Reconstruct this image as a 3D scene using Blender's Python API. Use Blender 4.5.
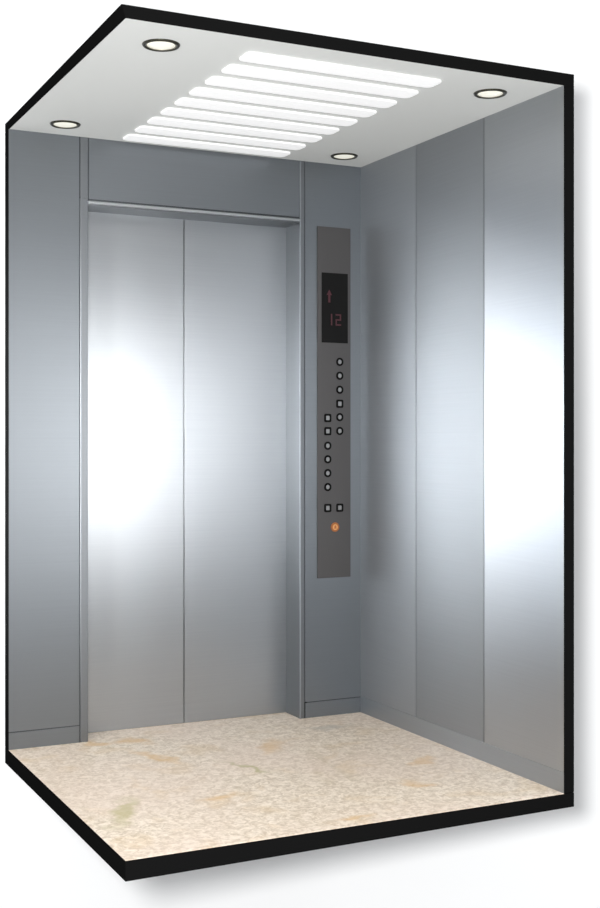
import bpy, bmesh, math
from mathutils import Vector, Matrix

for o in list(bpy.data.objects):
    bpy.data.objects.remove(o, do_unlink=True)
S = bpy.context.scene
C = S.collection

# ------------------------------------------------------------------ camera
W, D, H = 1.550, 1.426, 2.400          # inside of the lift cab
D0 = D
YAW = 0.45553
F_PX = 1261.28
CAM = Vector((-1.13435, -3.44551, 1.1947))
FW = Vector((math.sin(YAW), math.cos(YAW), 0))
RT = Vector((math.cos(YAW), -math.sin(YAW), 0))
cd = bpy.data.cameras.new('camera')
cam = bpy.data.objects.new('camera', cd); C.objects.link(cam)
cam.location = CAM
cam.rotation_euler = (math.pi / 2, 0, -YAW)
cd.sensor_fit = 'HORIZONTAL'; cd.sensor_width = 36
cd.lens = F_PX / 600 * 36
# image is 908 px tall (the larger side); shift is in units of the fitted side
cd.shift_y = -(454 - 440.94) / 600
cd.clip_start = 0.05; cd.clip_end = 60
S.camera = cam

# ------------------------------------------------------------------ world: dim grey surroundings with glow added overhead and below
w = bpy.data.worlds.new('studio'); S.world = w; w.use_nodes = True
nt = w.node_tree; nt.nodes.clear()
def N(t, ty, **k):
    n = t.nodes.new(ty)
    for a, b in k.items(): setattr(n, a, b)
    return n
def mth(t, op, a, b=None, c=None, clamp=False):
    n = N(t, 'ShaderNodeMath', operation=op); n.use_clamp = clamp
    for i, v in enumerate((a, b, c)):
        if v is None: continue
        if isinstance(v, (int, float)): n.inputs[i].default_value = v
        else: t.links.new(v, n.inputs[i])
    return n.outputs[0]
tc = N(nt, 'ShaderNodeTexCoord')
sep = N(nt, 'ShaderNodeSeparateXYZ'); nt.links.new(tc.outputs['Generated'], sep.inputs[0])
mr = N(nt, 'ShaderNodeMapRange', interpolation_type='SMOOTHSTEP')      # dim towards the horizon and the ground, bright overhead
mr.inputs['From Min'].default_value = .15; mr.inputs['From Max'].default_value = .75
mr.inputs['To Min'].default_value = .20; mr.inputs['To Max'].default_value = 1.7
nt.links.new(sep.outputs['Z'], mr.inputs['Value'])
bg = N(nt, 'ShaderNodeBackground'); bg.inputs['Color'].default_value = (.97, .985, 1, 1)
m2 = N(nt, 'ShaderNodeMapRange', interpolation_type='SMOOTHSTEP')      # added glow from below, lifts the ceiling and the backdrop
m2.inputs['From Min'].default_value = -.25; m2.inputs['From Max'].default_value = -.7
m2.inputs['To Min'].default_value = 0; m2.inputs['To Max'].default_value = .7
nt.links.new(sep.outputs['Z'], m2.inputs['Value'])
nt.links.new(mth(nt, 'ADD', mr.outputs[0], m2.outputs[0]), bg.inputs['Strength'])
wo = N(nt, 'ShaderNodeOutputWorld'); nt.links.new(bg.outputs[0], wo.inputs[0])

# soft lamp added above and left of the camera to cast the drop shadow
ld = bpy.data.lights.new('added_shadow_lamp', 'POINT'); ld.energy = 960; ld.shadow_soft_size = 0.15
ld.color = (1, 1, 1)
lo = bpy.data.objects.new('added_shadow_lamp', ld); C.objects.link(lo)
lo.location = CAM - RT * 0.21 + Vector((0, 0, 0.155)) - FW * 0.10

# two soft lamps added for the steel highlights, both aimed at the door wall
def spot(name, loc, aim, watts, deg, blend, r):
    d = bpy.data.lights.new(name, 'SPOT'); d.energy = watts; d.spot_size = math.radians(deg); d.spot_blend = blend; d.shadow_soft_size = r
    o = bpy.data.objects.new(name, d); C.objects.link(o); o.location = loc
    o.rotation_euler = (Vector(aim) - Vector(loc)).to_track_quat('-Z', 'Y').to_euler()
    return o
l2 = bpy.data.lights.new('added_door_highlight', 'AREA'); l2.shape = 'ELLIPSE'; l2.size = .50; l2.size_y = 1.5; l2.energy = 2.6; l2.spread = math.radians(44)
o2 = bpy.data.objects.new('added_door_highlight', l2); C.objects.link(o2); o2.location = (1.70, -2.74, 1.20)   # tall soft lamp added front right, for the door highlight
o2.rotation_euler = (Vector((.40, D0, 1.2)) - Vector(o2.location)).to_track_quat('-Z', 'Y').to_euler()
o3 = spot('added_wall_highlight', (-2.90, -1.50, 1.20), (.36, D0 + .14, 1.2), 5200, 12, 1.0, .2); o3.scale = (1, 2.8, 1)  # added left of the camera; bounces off the door to brighten the right wall

vs = S.view_settings
vs.view_transform = 'Standard'; vs.look = 'None'; vs.gamma = 1; vs.use_curve_mapping = False
vs.exposure = 0.0

# ------------------------------------------------------------------ materials
def mat(name, col, rough=.5, metal=0., emit=None, es=0., spec=None):
    m = bpy.data.materials.new(name); m.use_nodes = True
    b = m.node_tree.nodes['Principled BSDF']
    b.inputs['Base Color'].default_value = (*col, 1)
    b.inputs['Roughness'].default_value = rough
    b.inputs['Metallic'].default_value = metal
    if spec is not None: b.inputs['Specular IOR Level'].default_value = spec
    if emit: b.inputs['Emission Color'].default_value = (*emit, 1); b.inputs['Emission Strength'].default_value = es
    return m

def steel(name, col, rough, streak=.01, metal=1.):
    """brushed sheet steel: fine horizontal brushing in roughness and tone"""
    m = mat(name, col, rough, metal)
    t = m.node_tree; b = t.nodes['Principled BSDF']
    tc = N(t, 'ShaderNodeTexCoord'); mp = N(t, 'ShaderNodeMapping')
    mp.inputs['Scale'].default_value = (2.0, 2.0, 260.0)
    t.links.new(tc.outputs['Object'], mp.inputs[0])
    no = N(t, 'ShaderNodeTexNoise'); no.inputs['Scale'].default_value = 1.0; no.inputs['Detail'].default_value = 3
    t.links.new(mp.outputs[0], no.inputs['Vector'])
    mr = N(t, 'ShaderNodeMapRange'); mr.inputs['To Min'].default_value = rough - streak; mr.inputs['To Max'].default_value = rough + streak
    t.links.new(no.outputs['Fac'], mr.inputs['Value']); t.links.new(mr.outputs[0], b.inputs['Roughness'])
    mx = N(t, 'ShaderNodeMix', data_type='RGBA')
    mx.inputs['A'].default_value = (*[c * .95 for c in col], 1); mx.inputs['B'].default_value = (*[min(1, c * 1.05) for c in col], 1)
    t.links.new(no.outputs['Fac'], mx.inputs['Factor']); t.links.new(mx.outputs['Result'], b.inputs['Base Color'])
    return m

STEEL = steel('brushed_steel', (.178, .192, .206), .38)
SIDE = [steel('side_steel', (.37, .384, .398), .37), steel('side_steel', (.305, .317, .33), .52), steel('side_steel', (.36, .375, .39), .56)]  # one steel in three tones: how bright each panel looks is put into its colour
JAMB = steel('jamb_steel', (.165, .175, .185), .42)  # darker copy of the steel: shade of reveal and soffit put into the colour
SKIRT = steel('skirting_steel', (.34, .362, .385), .42)
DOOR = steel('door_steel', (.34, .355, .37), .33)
LIP = mat('polished_trim', (.38, .40, .41), .38, 1.0)
BEAD = mat('edge_bead', (.27, .285, .30), .42, 1.0)
GAP = mat('joint_shadow_gap', (.05, .055, .06), .6, .5)
BLACK = mat('black_section', (.006, .006, .006), .9, 0, spec=0.)
CEIL = mat('ceiling_paint', (.70, .71, .69), .5)
BAR = mat('opal_bar', (.6, .6, .6), .4, 0, (1, 1, 1), .5)
LENS = mat('downlight_lens', (.5, .5, .45), .3, 0, (1, .97, .84), .58)
RING = mat('downlight_ring', (.05, .048, .036), .35, .8)
RINGIN = mat('downlight_inner', (.30, .29, .24), .4, .6)
PLATE = mat('panel_bronze', (.058, .055, .055), .42, .3)
GLASS = mat('display_glass', (.009, .009, .009), .5, 0, spec=.05)
RED = mat('display_red', (.035, .004, .008), .6, 0, (.55, .03, .10), .02)
BEZEL = mat('button_bezel', (.006, .006, .006), .7, spec=.05)
FACE = mat('button_face', (.20, .20, .205), .35, .3)
ORANGE = mat('alarm_orange', (.20, .06, .012), .4, 0, (1, .32, .05), .08)
AMBER = mat('alarm_amber', (.50, .24, .08), .4, 0, (1, .5, .15), .08)
BELL = mat('alarm_bell', (.30, .10, .03), .5)
STUDIO = mat('studio_white', (.95, .95, .95), .9, spec=0.)

def marble():
    m = mat('beige_marble', (.7, .6, .48), .38, spec=.25)
    t = m.node_tree; b = t.nodes['Principled BSDF']
    tc = N(t, 'ShaderNodeTexCoord')
    def noise(sc, det, rgh, dist=0., loc=(0, 0, 0), scl=(1, 1, 1), rot=0.):
        mp = N(t, 'ShaderNodeMapping'); mp.inputs['Location'].default_value = loc; mp.inputs['Scale'].default_value = scl
        mp.inputs['Rotation'].default_value = (0, 0, rot)
        t.links.new(tc.outputs['Object'], mp.inputs[0])
        n = N(t, 'ShaderNodeTexNoise'); n.inputs['Scale'].default_value = sc; n.inputs['Detail'].default_value = det
        n.inputs['Roughness'].default_value = rgh; n.inputs['Distortion'].default_value = dist
        t.links.new(mp.outputs[0], n.inputs['Vector']); return n.outputs['Fac']
    def ramp(f, lo, hi):
        r = N(t, 'ShaderNodeMapRange'); r.inputs['From Min'].default_value = lo; r.inputs['From Max'].default_value = hi
        t.links.new(f, r.inputs['Value']); return r.outputs[0]
    def mix(f, a, b_):
        x = N(t, 'ShaderNodeMix', data_type='RGBA')
        for k, v in (('A', a), ('B', b_)):
            if isinstance(v, tuple): x.inputs[k].default_value = (*v, 1)
            else: t.links.new(v, x.inputs[k])
        if isinstance(f, float): x.inputs['Factor'].default_value = f
        else: t.links.new(f, x.inputs['Factor'])
        return x.outputs['Result']
    grain = ramp(noise(40, 3, .62, 1.2), .38, .62)
    base = mix(grain, (.49, .39, .285), (.76, .66, .545))
    fine = ramp(noise(130, 2, .6, .4, (2, 5, 0)), .50, .70)
    base = mix(mth(t, 'MULTIPLY', fine, .45), base, (.83, .76, .66))
    pinkish = ramp(noise(2.0, 3, .5, 0, (4, 1, 0)), .40, .62)
    base = mix(mth(t, 'MULTIPLY', pinkish, .35), base, (.66, .52, .43))
    och = ramp(noise(6.5, 3, .5, .6, (1.3, 7, 0)), .56, .68)
    base = mix(mth(t, 'MULTIPLY', och, .25), base, (.56, .38, .17))
    vein = ramp(noise(4.6, 4, .6, 1.3, (3, 2, 0), (1.9, .55, 1), .5), .61, .70)
    base = mix(mth(t, 'MULTIPLY', vein, .22), base, (.38, .31, .17))
    # single mineral stains in the stone: place, half sizes, direction, strength, colour
    wob = N(t, 'ShaderNodeTexNoise'); wob.inputs['Scale'].default_value = 9; wob.inputs['Detail'].default_value = 3
    t.links.new(tc.outputs['Object'], wob.inputs['Vector'])
    wv = N(t, 'ShaderNodeVectorMath', operation='MULTIPLY_ADD'); wv.inputs[1].default_value = (.22, .22, 0); wv.inputs[2].default_value = (-.11, -.11, 0)
    t.links.new(wob.outputs['Color'], wv.inputs[0])
    ad = N(t, 'ShaderNodeVectorMath', operation='ADD'); t.links.new(tc.outputs['Object'], ad.inputs[0]); t.links.new(wv.outputs[0], ad.inputs[1])
    olive, ochre, grey = (.40, .35, .17), (.60, .38, .16), (.40, .36, .31)
    for (x, y, a, c, rot, k, colr) in STAINS(olive, ochre, grey):
        mp = N(t, 'ShaderNodeMapping', vector_type='TEXTURE'); mp.inputs['Location'].default_value = (x, y, 0)
        mp.inputs['Rotation'].default_value = (0, 0, math.radians(rot)); mp.inputs['Scale'].default_value = (a, c, 1)
        t.links.new(ad.outputs[0], mp.inputs[0])
        ln = N(t, 'ShaderNodeVectorMath', operation='LENGTH'); t.links.new(mp.outputs[0], ln.inputs[0])
        f = N(t, 'ShaderNodeMapRange', interpolation_type='SMOOTHSTEP'); f.inputs['From Min'].default_value = 1.25; f.inputs['From Max'].default_value = .2
        t.links.new(ln.outputs['Value'], f.inputs['Value'])
        base = mix(mth(t, 'MULTIPLY', f.outputs[0], k), base, colr)
    t.links.new(base, b.inputs['Base Color'])
    return m
def STAINS(o, c, g):
    return [(.15, .46, .20, .05, 62, 0.74, o), (.47, 1.36, .09, .06, 0, 0.74, c), (.48, 1.07, .15, .035, 110, 0.68, c),
            (.73, .77, .15, .018, 118, 0.81, o), (.49, .47, .07, .05, 20, 0.68, c), (.93, 1.04, .14, .05, 60, 0.57, c),
            (.78, .07, .06, .04, 0, 0.68, c), (1.15, .31, .06, .05, 0, 0.65, c), (1.29, 1.24, .10, .06, 10, 0.61, g),
            (1.33, .57, .09, .03, 40, 0.57, c), (.34, 1.38, .05, .05, 0, 0.68, c)]
MARBLE = marble()

# ------------------------------------------------------------------ mesh helpers
def add_box(bm, x0, x1, y0, y1, z0, z1):
    v = [bm.verts.new(p) for p in ((x0,y0,z0),(x1,y0,z0),(x1,y1,z0),(x0,y1,z0),(x0,y0,z1),(x1,y0,z1),(x1,y1,z1),(x0,y1,z1))]
    for f in ((0,3,2,1),(4,5,6,7),(0,1,5,4),(1,2,6,5),(2,3,7,6),(3,0,4,7)):
        bm.faces.new([v[i] for i in f])
    return v
def add_prism(bm, pts, axis, a, b):
    """polygon pts extruded from a to b along axis 'x','y','z'; pts give the two other coordinates in order"""
    def P(p, c):
        return {'z': (p[0], p[1], c), 'y': (p[0], c, p[1]), 'x': (c, p[0], p[1])}[axis]
    lo = [bm.verts.new(P(p, a)) for p in pts]; hi = [bm.verts.new(P(p, b)) for p in pts]
    n = len(pts)
    bm.faces.new(lo); bm.faces.new(hi[::-1])
    for i in range(n): bm.faces.new((lo[i], hi[i], hi[(i+1) % n], lo[(i+1) % n]))
def rrect(cx, cz, wd, ht, r, n=6):
    pts = []
    for sx, sz, a0 in ((1,1,0),(-1,1,90),(-1,-1,180),(1,-1,270)):
        for k in range(n+1):
            a = math.radians(a0 + 90*k/n)
            pts.append((cx + sx*(wd/2-r) + r*math.cos(a), cz + sz*(ht/2-r) + r*math.sin(a)))
    return pts
def circ(cx, cz, r, n=40):
    return [(cx + r*math.cos(2*math.pi*k/n), cz + r*math.sin(2*math.pi*k/n)) for k in range(n)]
def add_lathe(bm, prof, n=64):
    """closed ring or cap turned about z; prof is a list of (r, z)"""
    rings = []
    for r, z in prof:
        if r < 1e-6: rings.append([bm.verts.new((0, 0, z))])
        else: rings.append([bm.verts.new((r*math.cos(2*math.pi*k/n), r*math.sin(2*math.pi*k/n), z)) for k in range(n)])
    for a, b in zip(rings, rings[1:]):
        for k in range(n):
            j = (k+1) % n
            vs_ = [a[k % len(a)], a[j % len(a)], b[j % len(b)], b[k % len(b)]]
            u = []
            [u.append(q) for q in vs_ if q not in u]
            if len(u) > 2: bm.faces.new(u)
def obj(name, bm, m, parent=None, bevel=0, seg=2, smooth=False, kind=None):
    bmesh.ops.recalc_face_normals(bm, faces=bm.faces)
    me = bpy.data.meshes.new(name); bm.to_mesh(me); bm.free()
    me.materials.append(m)
    o = bpy.data.objects.new(name, me); C.objects.link(o)
    if parent: o.parent = parent
    if bevel:
        b = o.modifiers.new('bevel', 'BEVEL'); b.width = bevel; b.segments = seg; b.limit_method = 'ANGLE'; b.angle_limit = math.radians(40)
    if smooth:
        for p in me.polygons: p.use_smooth = True
    if kind: o['kind'] = kind
    return o
def box(name, m, x0, x1, y0, y1, z0, z1, parent=None, bevel=0, kind=None):
    bm = bmesh.new(); add_box(bm, x0, x1, y0, y1, z0, z1)
    return obj(name, bm, m, parent, bevel, kind=kind)
def thing(name, label, cat, loc, group=None):
    o = bpy.data.objects.new(name, None); C.objects.link(o); o.location = loc; o.empty_display_size = .1
    o['label'] = label; o['category'] = cat
    if group: o['group'] = group
    return o
def tag(o, label, cat, group=None):
    o['label'] = label; o['category'] = cat
    if group: o['group'] = group
    return o
def struct(o, label=None):
    o['kind'] = 'structure'
    if label: o['label'] = label
    return o

# ------------------------------------------------------------------ studio wall behind the cut-away cab
c0 = CAM + FW * 5.80
bm = bmesh.new()
vv = []
for dz in (0, .1):
    for a, b in ((-5, -3.2), (5, -3.2), (5, 3.8), (-5, 3.8)):
        p = c0 + RT * a + FW * dz; vv.append(bm.verts.new((p.x, p.y, 1.2 + b)))
for f in ((0,1,2,3),(7,6,5,4),(0,4,5,1),(1,5,6,2),(2,6,7,3),(3,7,4,0)): bm.faces.new([vv[i] for i in f])
struct(obj('wall_studio', bm, STUDIO), 'plain white studio wall behind the cut-away lift cab')

# ------------------------------------------------------------------ cab shell
XJ0, XJ1 = .314, 1.252       # clear door opening
ZH = 2.132                   # underside of the door header
RC = .139                    # door set back behind the front returns
TB, TR = .066, .0423         # wall thicknesses at the cut
# floor: black slab following the cab outline, with a tongue into the door opening
def slab(poly, top, bots):
    bm = bmesh.new()
    hi = [bm.verts.new((x, y, top)) for x, y in poly]
    lo = [bm.verts.new((x, y, b)) for (x, y), b in zip(poly, bots)]
    bm.faces.new(hi); bm.faces.new(lo[::-1])
    for i in range(len(poly)):
        j = (i+1) % len(poly); bm.faces.new((hi[i], lo[i], lo[j], hi[j]))
    return bm
fp = [(0,0),(W+TR,0),(W+TR,D+TB),(1.30,D+TB),(1.30,D+.20),(.27,D+.20),(.27,D+TB),(0,D+TB)]
fl = struct(obj('floor', slab(fp, -.002, [-.061,-.050,-.048,-.048,-.048,-.060,-.062,-.064]), BLACK), 'lift floor slab with a black cut edge')
mp_ = [(0,0),(W,0),(W,D),(XJ1,D),(XJ1,D+RC+.01),(XJ0,D+RC+.01),(XJ0,D),(0,D)]
obj('floor_covering', slab(mp_, 0, [-.002]*8), MARBLE, fl)['label'] = 'mottled beige marble floor surface'
# ceiling
cp = [(-.004,-.004),(W+TR,0),(W+TR,D+TB),(-.004,D+TB)]
ce = bmesh.new()
lo_ = [ce.verts.new((x, y, H+.002)) for x, y in [(0,0),(W+TR,0),(W+TR,D+TB),(0,D+TB)]]
hi_ = [ce.verts.new((x, y, H+.002+t)) for (x, y), t in zip([(-.012,0),(W+TR,0),(W+TR,D+TB),(0,D+TB)], (.036,.040,.036,.032))]
ce.faces.new(lo_); ce.faces.new(hi_[::-1])
for i in range(4): j = (i+1) % 4; ce.faces.new((lo_[i], hi_[i], hi_[j], lo_[j]))
add_box(ce, 0, W+TR, -.0004, .001, H-.0005, H+.003); add_box(ce, -.0004, .001, .001, D, H-.0005, H+.003)
ceil = struct(obj('ceiling', ce, BLACK), 'lift ceiling slab with a black cut edge')
obj('ceiling_panel', slab([(.0012,.0012),(W,.0012),(W,D),(.0012,D)], H+.002, [H]*4), CEIL, ceil)['label'] = 'pale grey painted ceiling panel'

# back wall (door side): black core with the door opening, steel panels on its face
G = .0022   # half joint width
bm = bmesh.new()
add_box(bm, 0, .281, D+.006, D+TB, 0, H)
add_box(bm, 1.290, W+TR, D+.006, D+TB, 0, H)
add_box(bm, .281, 1.290, D+.006, D+TB, ZH+.03, H)
wb = struct(obj('wall_back', bm, BLACK), 'steel-clad wall of the lift cab that holds the sliding doors')
def joint(x0, x1, y0, y1, z0, z1, parent): return box('backing_strip', GAP, x0, x1, y0, y1, z0, z1, parent)
joint(.001, .281, D+.003, D+.006, 0, H, wb); joint(1.288, W, D+.003, D+.006, 0, H, wb); joint(.316, 1.25, D+.003, D+.006, ZH+.02, H, wb)
ZS = .067
box('wall_panel', STEEL, 0, .281-G, D, D+.003, ZS+G, H, wb)['label'] = 'steel side panel left of the lift doors'
box('wall_panel', STEEL, 1.276, W, D, D+.003, ZS+G, H, wb)['label'] = 'steel panel that carries the control panel'
box('header_panel', STEEL, XJ0+.003, XJ1-G, D, D+.003, ZH+.026, H, wb)['label'] = 'steel panel above the lift doors'
# jambs: front strip, and the return back to the door
def jamb(name, xa, xb, label, z1=H):
    bm = bmesh.new(); add_box(bm, xa, xb, D-.001, D+RC+.03, 0, ZH+.026); add_box(bm, xa, xb, D-.001, D+.005, ZH+.026, H)
    return struct(obj(name, bm, JAMB, bevel=.0012), label)
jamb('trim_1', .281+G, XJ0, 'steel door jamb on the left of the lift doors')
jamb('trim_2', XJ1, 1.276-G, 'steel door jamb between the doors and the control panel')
# head of the opening: soffit plate and rounded lip
bm = bmesh.new(); add_box(bm, XJ0, XJ1, D, D+RC+.03, ZH, ZH+.012)
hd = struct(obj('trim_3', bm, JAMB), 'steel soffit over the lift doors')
bm = bmesh.new(); add_box(bm, XJ0, XJ1, D-.007, D+.004, ZH+.005, ZH+.018)
obj('header_lip', bm, LIP, hd, bevel=.004, seg=3)['label'] = 'shiny rounded lip along the head of the doors'
# thin bright edge where the right jamb turns the corner
bm = bmesh.new(); add_box(bm, XJ1-.0015, XJ1+.004, D-.003, D+.003, 0, H)
struct(obj('trim_4', bm, BEAD, bevel=.001), 'thin bright vertical edge bead right of the lift doors')
# baseboards
struct(box('baseboard_left', STEEL, 0, .281-G, D-.001, D+.003, .0, ZS-G, bevel=.0006))
struct(box('baseboard_back', STEEL, 1.276+.002, W, D-.001, D+.003, .0, ZS-G, bevel=.0006))
# doors
def door(name, x0, x1, label):
    d = struct(box(name, DOOR, x0, x1, D+RC, D+RC+.03, .001, ZH+.02, bevel=.0004), label)
    return d
XS = .7738
door('door_1', XJ0-.02, XS-.0022, 'left steel sliding door leaf of the lift')
door('door_2', XS+.0022, XJ1+.02, 'right steel sliding door leaf of the lift')
box('trim_5', GAP, XS-.03, XS+.03, D+RC+.022+.009, D+RC+.036, 0.001, ZH, kind='structure')

# right wall
bm = bmesh.new(); add_box(bm, W+.006, W+TR, 0, D+.006, 0, H)
wr = struct(obj('wall_right', bm, BLACK), 'steel panelled wall on the right of the lift cab')
joint(W+.003, W+.006, .002, D, 0, H, wr)
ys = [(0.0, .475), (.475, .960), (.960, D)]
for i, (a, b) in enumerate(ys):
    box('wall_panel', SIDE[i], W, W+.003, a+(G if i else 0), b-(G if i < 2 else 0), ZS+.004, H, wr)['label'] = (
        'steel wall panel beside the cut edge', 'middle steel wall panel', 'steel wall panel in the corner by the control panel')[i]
struct(box('baseboard_right', SKIRT, W-.0015, W+.003, 0, D, 0, ZS+.003, bevel=.0006))
struct(box('trim_6', BLACK, W, W+.006, -.001, .001, 0, H), 'black cut edge of the right wall')

# ------------------------------------------------------------------ ceiling light bars
ords = ['first', 'second', 'third', 'fourth', 'middle (fifth)', 'sixth', 'seventh', 'eighth', 'ninth']
bm = bmesh.new(); add_prism(bm, rrect(0, 0, .712, .090, .022), 'z', -.007, 0)
b0 = obj('ceiling_light_bar', bm, BAR, bevel=.0025, seg=3)
for i in range(9):
    b = b0 if i == 0 else b0.copy()
    if i: C.objects.link(b)
    b.location = (.793, .168 + .1458*i, H)
    if i == 0: s = 'foremost white glowing light bar on the ceiling, nearest the black front edge'
    elif i == 8: s = 'rearmost white glowing light bar on the ceiling, nearest the doors'
    else: s = '%s white glowing light bar on the ceiling, counted from the black front edge' % ords[i]
    tag(b, s, 'ceiling light', 'parallel light bars on the ceiling')

# ------------------------------------------------------------------ downlights
def ring_bm():
    bm = bmesh.new(); add_lathe(bm, [(.047,0),(.047,-.004),(.050,-.006),(.055,-.005),(.058,-.001),(.058,0),(.047,0)]); return bm
d0 = thing('recessed_downlight', '', 'ceiling light', (0,0,H))
obj('ring', ring_bm(), RING, d0, smooth=True)['label'] = 'dark metal rim'
bm = bmesh.new(); add_lathe(bm, [(.0468,0),(.0468,-.0035),(.044,-.0035),(.043,-.0025),(.043,0),(.0468,0)]); obj('inner_ring', bm, RINGIN, d0, smooth=True)
bm = bmesh.new(); add_lathe(bm, [(0,-.0035),(.030,-.0032),(.0430,-.002),(.0430,-.0001),(0,-.0001)]); obj('lens', bm, LENS, d0, smooth=True)['label'] = 'glowing warm white lens'
spots = [((.174,.185), 'round dark-rimmed downlight in the front left corner of the ceiling'),
         ((.174,1.255), 'round dark-rimmed downlight in the rear left corner of the ceiling'),
         ((1.381,.190), 'round dark-rimmed downlight in the front right corner above the brightest wall panel'),
         ((1.380,1.262), 'round dark-rimmed downlight in the rear right corner above the control panel')]
kids = list(d0.children)
for i, ((x, y), s) in enumerate(spots):
    if i == 0: d = d0
    else:
        d = d0.copy(); C.objects.link(d)
        for k in kids:
            q = k.copy(); C.objects.link(q); q.parent = d
    d.location = (x, y, H); d['label'] = s; d['group'] = 'recessed downlights in the ceiling corners'

# ------------------------------------------------------------------ control panel (local: x along wall, -y out of the wall, z up)
PX, PZ = 1.4152, .600
cop = thing('lift_control_panel', 'tall narrow dark grey control panel with buttons, beside the lift doors', 'control panel', (PX, D, PZ))
def lx(x): return x - PX
def lz(z): return z - PZ
bm = bmesh.new(); add_box(bm, lx(1.3341), lx(1.4963), -.006, 0, 0, 2.1247-PZ)
obj('faceplate', bm, PLATE, cop, bevel=.0012)
bm = bmesh.new(); add_box(bm, lx(1.3535), lx(1.4814), -.0085, -.006, lz(1.6215), lz(1.925))
ds = obj('display_screen', bm, GLASS, cop, bevel=.0006); ds['label'] = 'black floor indicator screen'
# arrow
ax, azz = lx(1.3895), lz(1.822)
bm = bmesh.new(); add_prism(bm, [(ax, azz+.030), (ax-.013, azz+.006), (ax-.005, azz+.006), (ax-.005, azz-.026), (ax+.005, azz-.026), (ax+.005, azz+.006), (ax+.013, azz+.006)], 'y', -.0092, -.0085)
obj('arrow_symbol', bm, RED, ds)['label'] = 'dim red arrow pointing up'
def seg_digit(ch, x, z, w_, h_, t=.0062):
    S7 = {'1': 'bc', '2': 'abged'}[ch]
    bm = bmesh.new()
    R = {'a': (x-w_/2, x+w_/2, z+h_/2-t, z+h_/2), 'g': (x-w_/2, x+w_/2, z-t/2, z+t/2), 'd': (x-w_/2, x+w_/2, z-h_/2, z-h_/2+t),
         'b': (x+w_/2-t, x+w_/2, z+t/2, z+h_/2-t), 'c': (x+w_/2-t, x+w_/2, z-h_/2+t, z-t/2),
         'e': (x-w_/2, x-w_/2+t, z-h_/2+t, z-t/2), 'f': (x-w_/2, x-w_/2+t, z+t/2, z+h_/2-t)}
    if ch == '1': add_box(bm, x-t/2, x+t/2, -.0092, -.0085, z-h_/2, z+h_/2)
    else:
        for s in S7: r = R[s]; add_box(bm, r[0], r[1], -.0092, -.0085, r[2], r[3])
    return bm
obj('display_digit', seg_digit('1', lx(1.401), lz(1.722), .02, .050), RED, ds)['label'] = 'red digit 1'
obj('display_digit', seg_digit('2', lx(1.434), lz(1.722), .027, .050), RED, ds)['label'] = 'red digit 2'
# buttons
def bezel_bm(wd, ht, r, cut, rc):
    """open frame: outer rounded square with a raised lip around the face"""
    bm = bmesh.new(); o_ = rrect(0, 0, wd, ht, r, 8); i_ = rrect(0, 0, wd-2*cut, ht-2*cut, rc, 8)
    L = []
    for pts, y in ((o_, 0), (o_, -.003), (i_, -.003), (i_, 0)):
        L.append([bm.verts.new((p[0], y, p[1])) for p in pts])
    n = len(o_)
    for a in range(4):
        A, B = L[a], L[(a+1) % 4]
        for k in range(n): bm.faces.new((A[k], A[(k+1) % n], B[(k+1) % n], B[k]))
    return bm
def button(kind):
    sq = kind == 'square'
    b = obj('button', bezel_bm(.034, .036, .007 if sq else .0165, .0085, .003 if sq else .008), BEZEL, cop)
    bm = bmesh.new(); add_prism(bm, rrect(0, 0, .0165, .0185, .003 if sq else .0082, 8), 'y', -.0024, 0)
    f = obj('button_face', bm, FACE, b); f['label'] = 'light grey button face'
    return b, f
srcs = {'square': button('square'), 'round': button('round')}
used = set()
rows = [(1.5394,'round'), (1.479,'round'), (1.418,'round'), (1.357,'square'), (1.2985,'round'), (1.2381,'round')]
place = [(1.4417, z, k) for z, k in rows]
place += [(1.3828, z, k) for z, k in [(1.2944,'square'), (1.237,'square'), (1.174,'round'), (1.115,'round'), (1.055,'round'), (.9945,'round')]]
place += [(1.3828, .9035, 'square'), (1.4417, .9035, 'square')]
for x, z, k in place:
    b, f = srcs[k]
    if k in used:
        b = b.copy(); C.objects.link(b); g = f.copy(); C.objects.link(g); g.parent = b
    used.add(k)
    b.location = (lx(x), -.006, lz(z))
# alarm button
bm = bmesh.new(); add_prism(bm, circ(0, 0, .0205), 'y', -.003, 0)
al = obj('alarm_button', bm, ORANGE, cop, bevel=.001); al.location = (lx(1.4185), -.006, lz(.8195)); al['label'] = 'round orange alarm button'
bm = bmesh.new(); add_prism(bm, circ(0, 0, .0125), 'y', -.0042, -.003); obj('button_face', bm, AMBER, al)
bm = bmesh.new(); add_prism(bm, [(-.007,-.006),(.007,-.006),(.0045,-.002),(.004,.004),(.0015,.0075),(-.0015,.0075),(-.004,.004),(-.0045,-.002)], 'y', -.0048, -.0042)
obj('bell_symbol', bm, BELL, al)
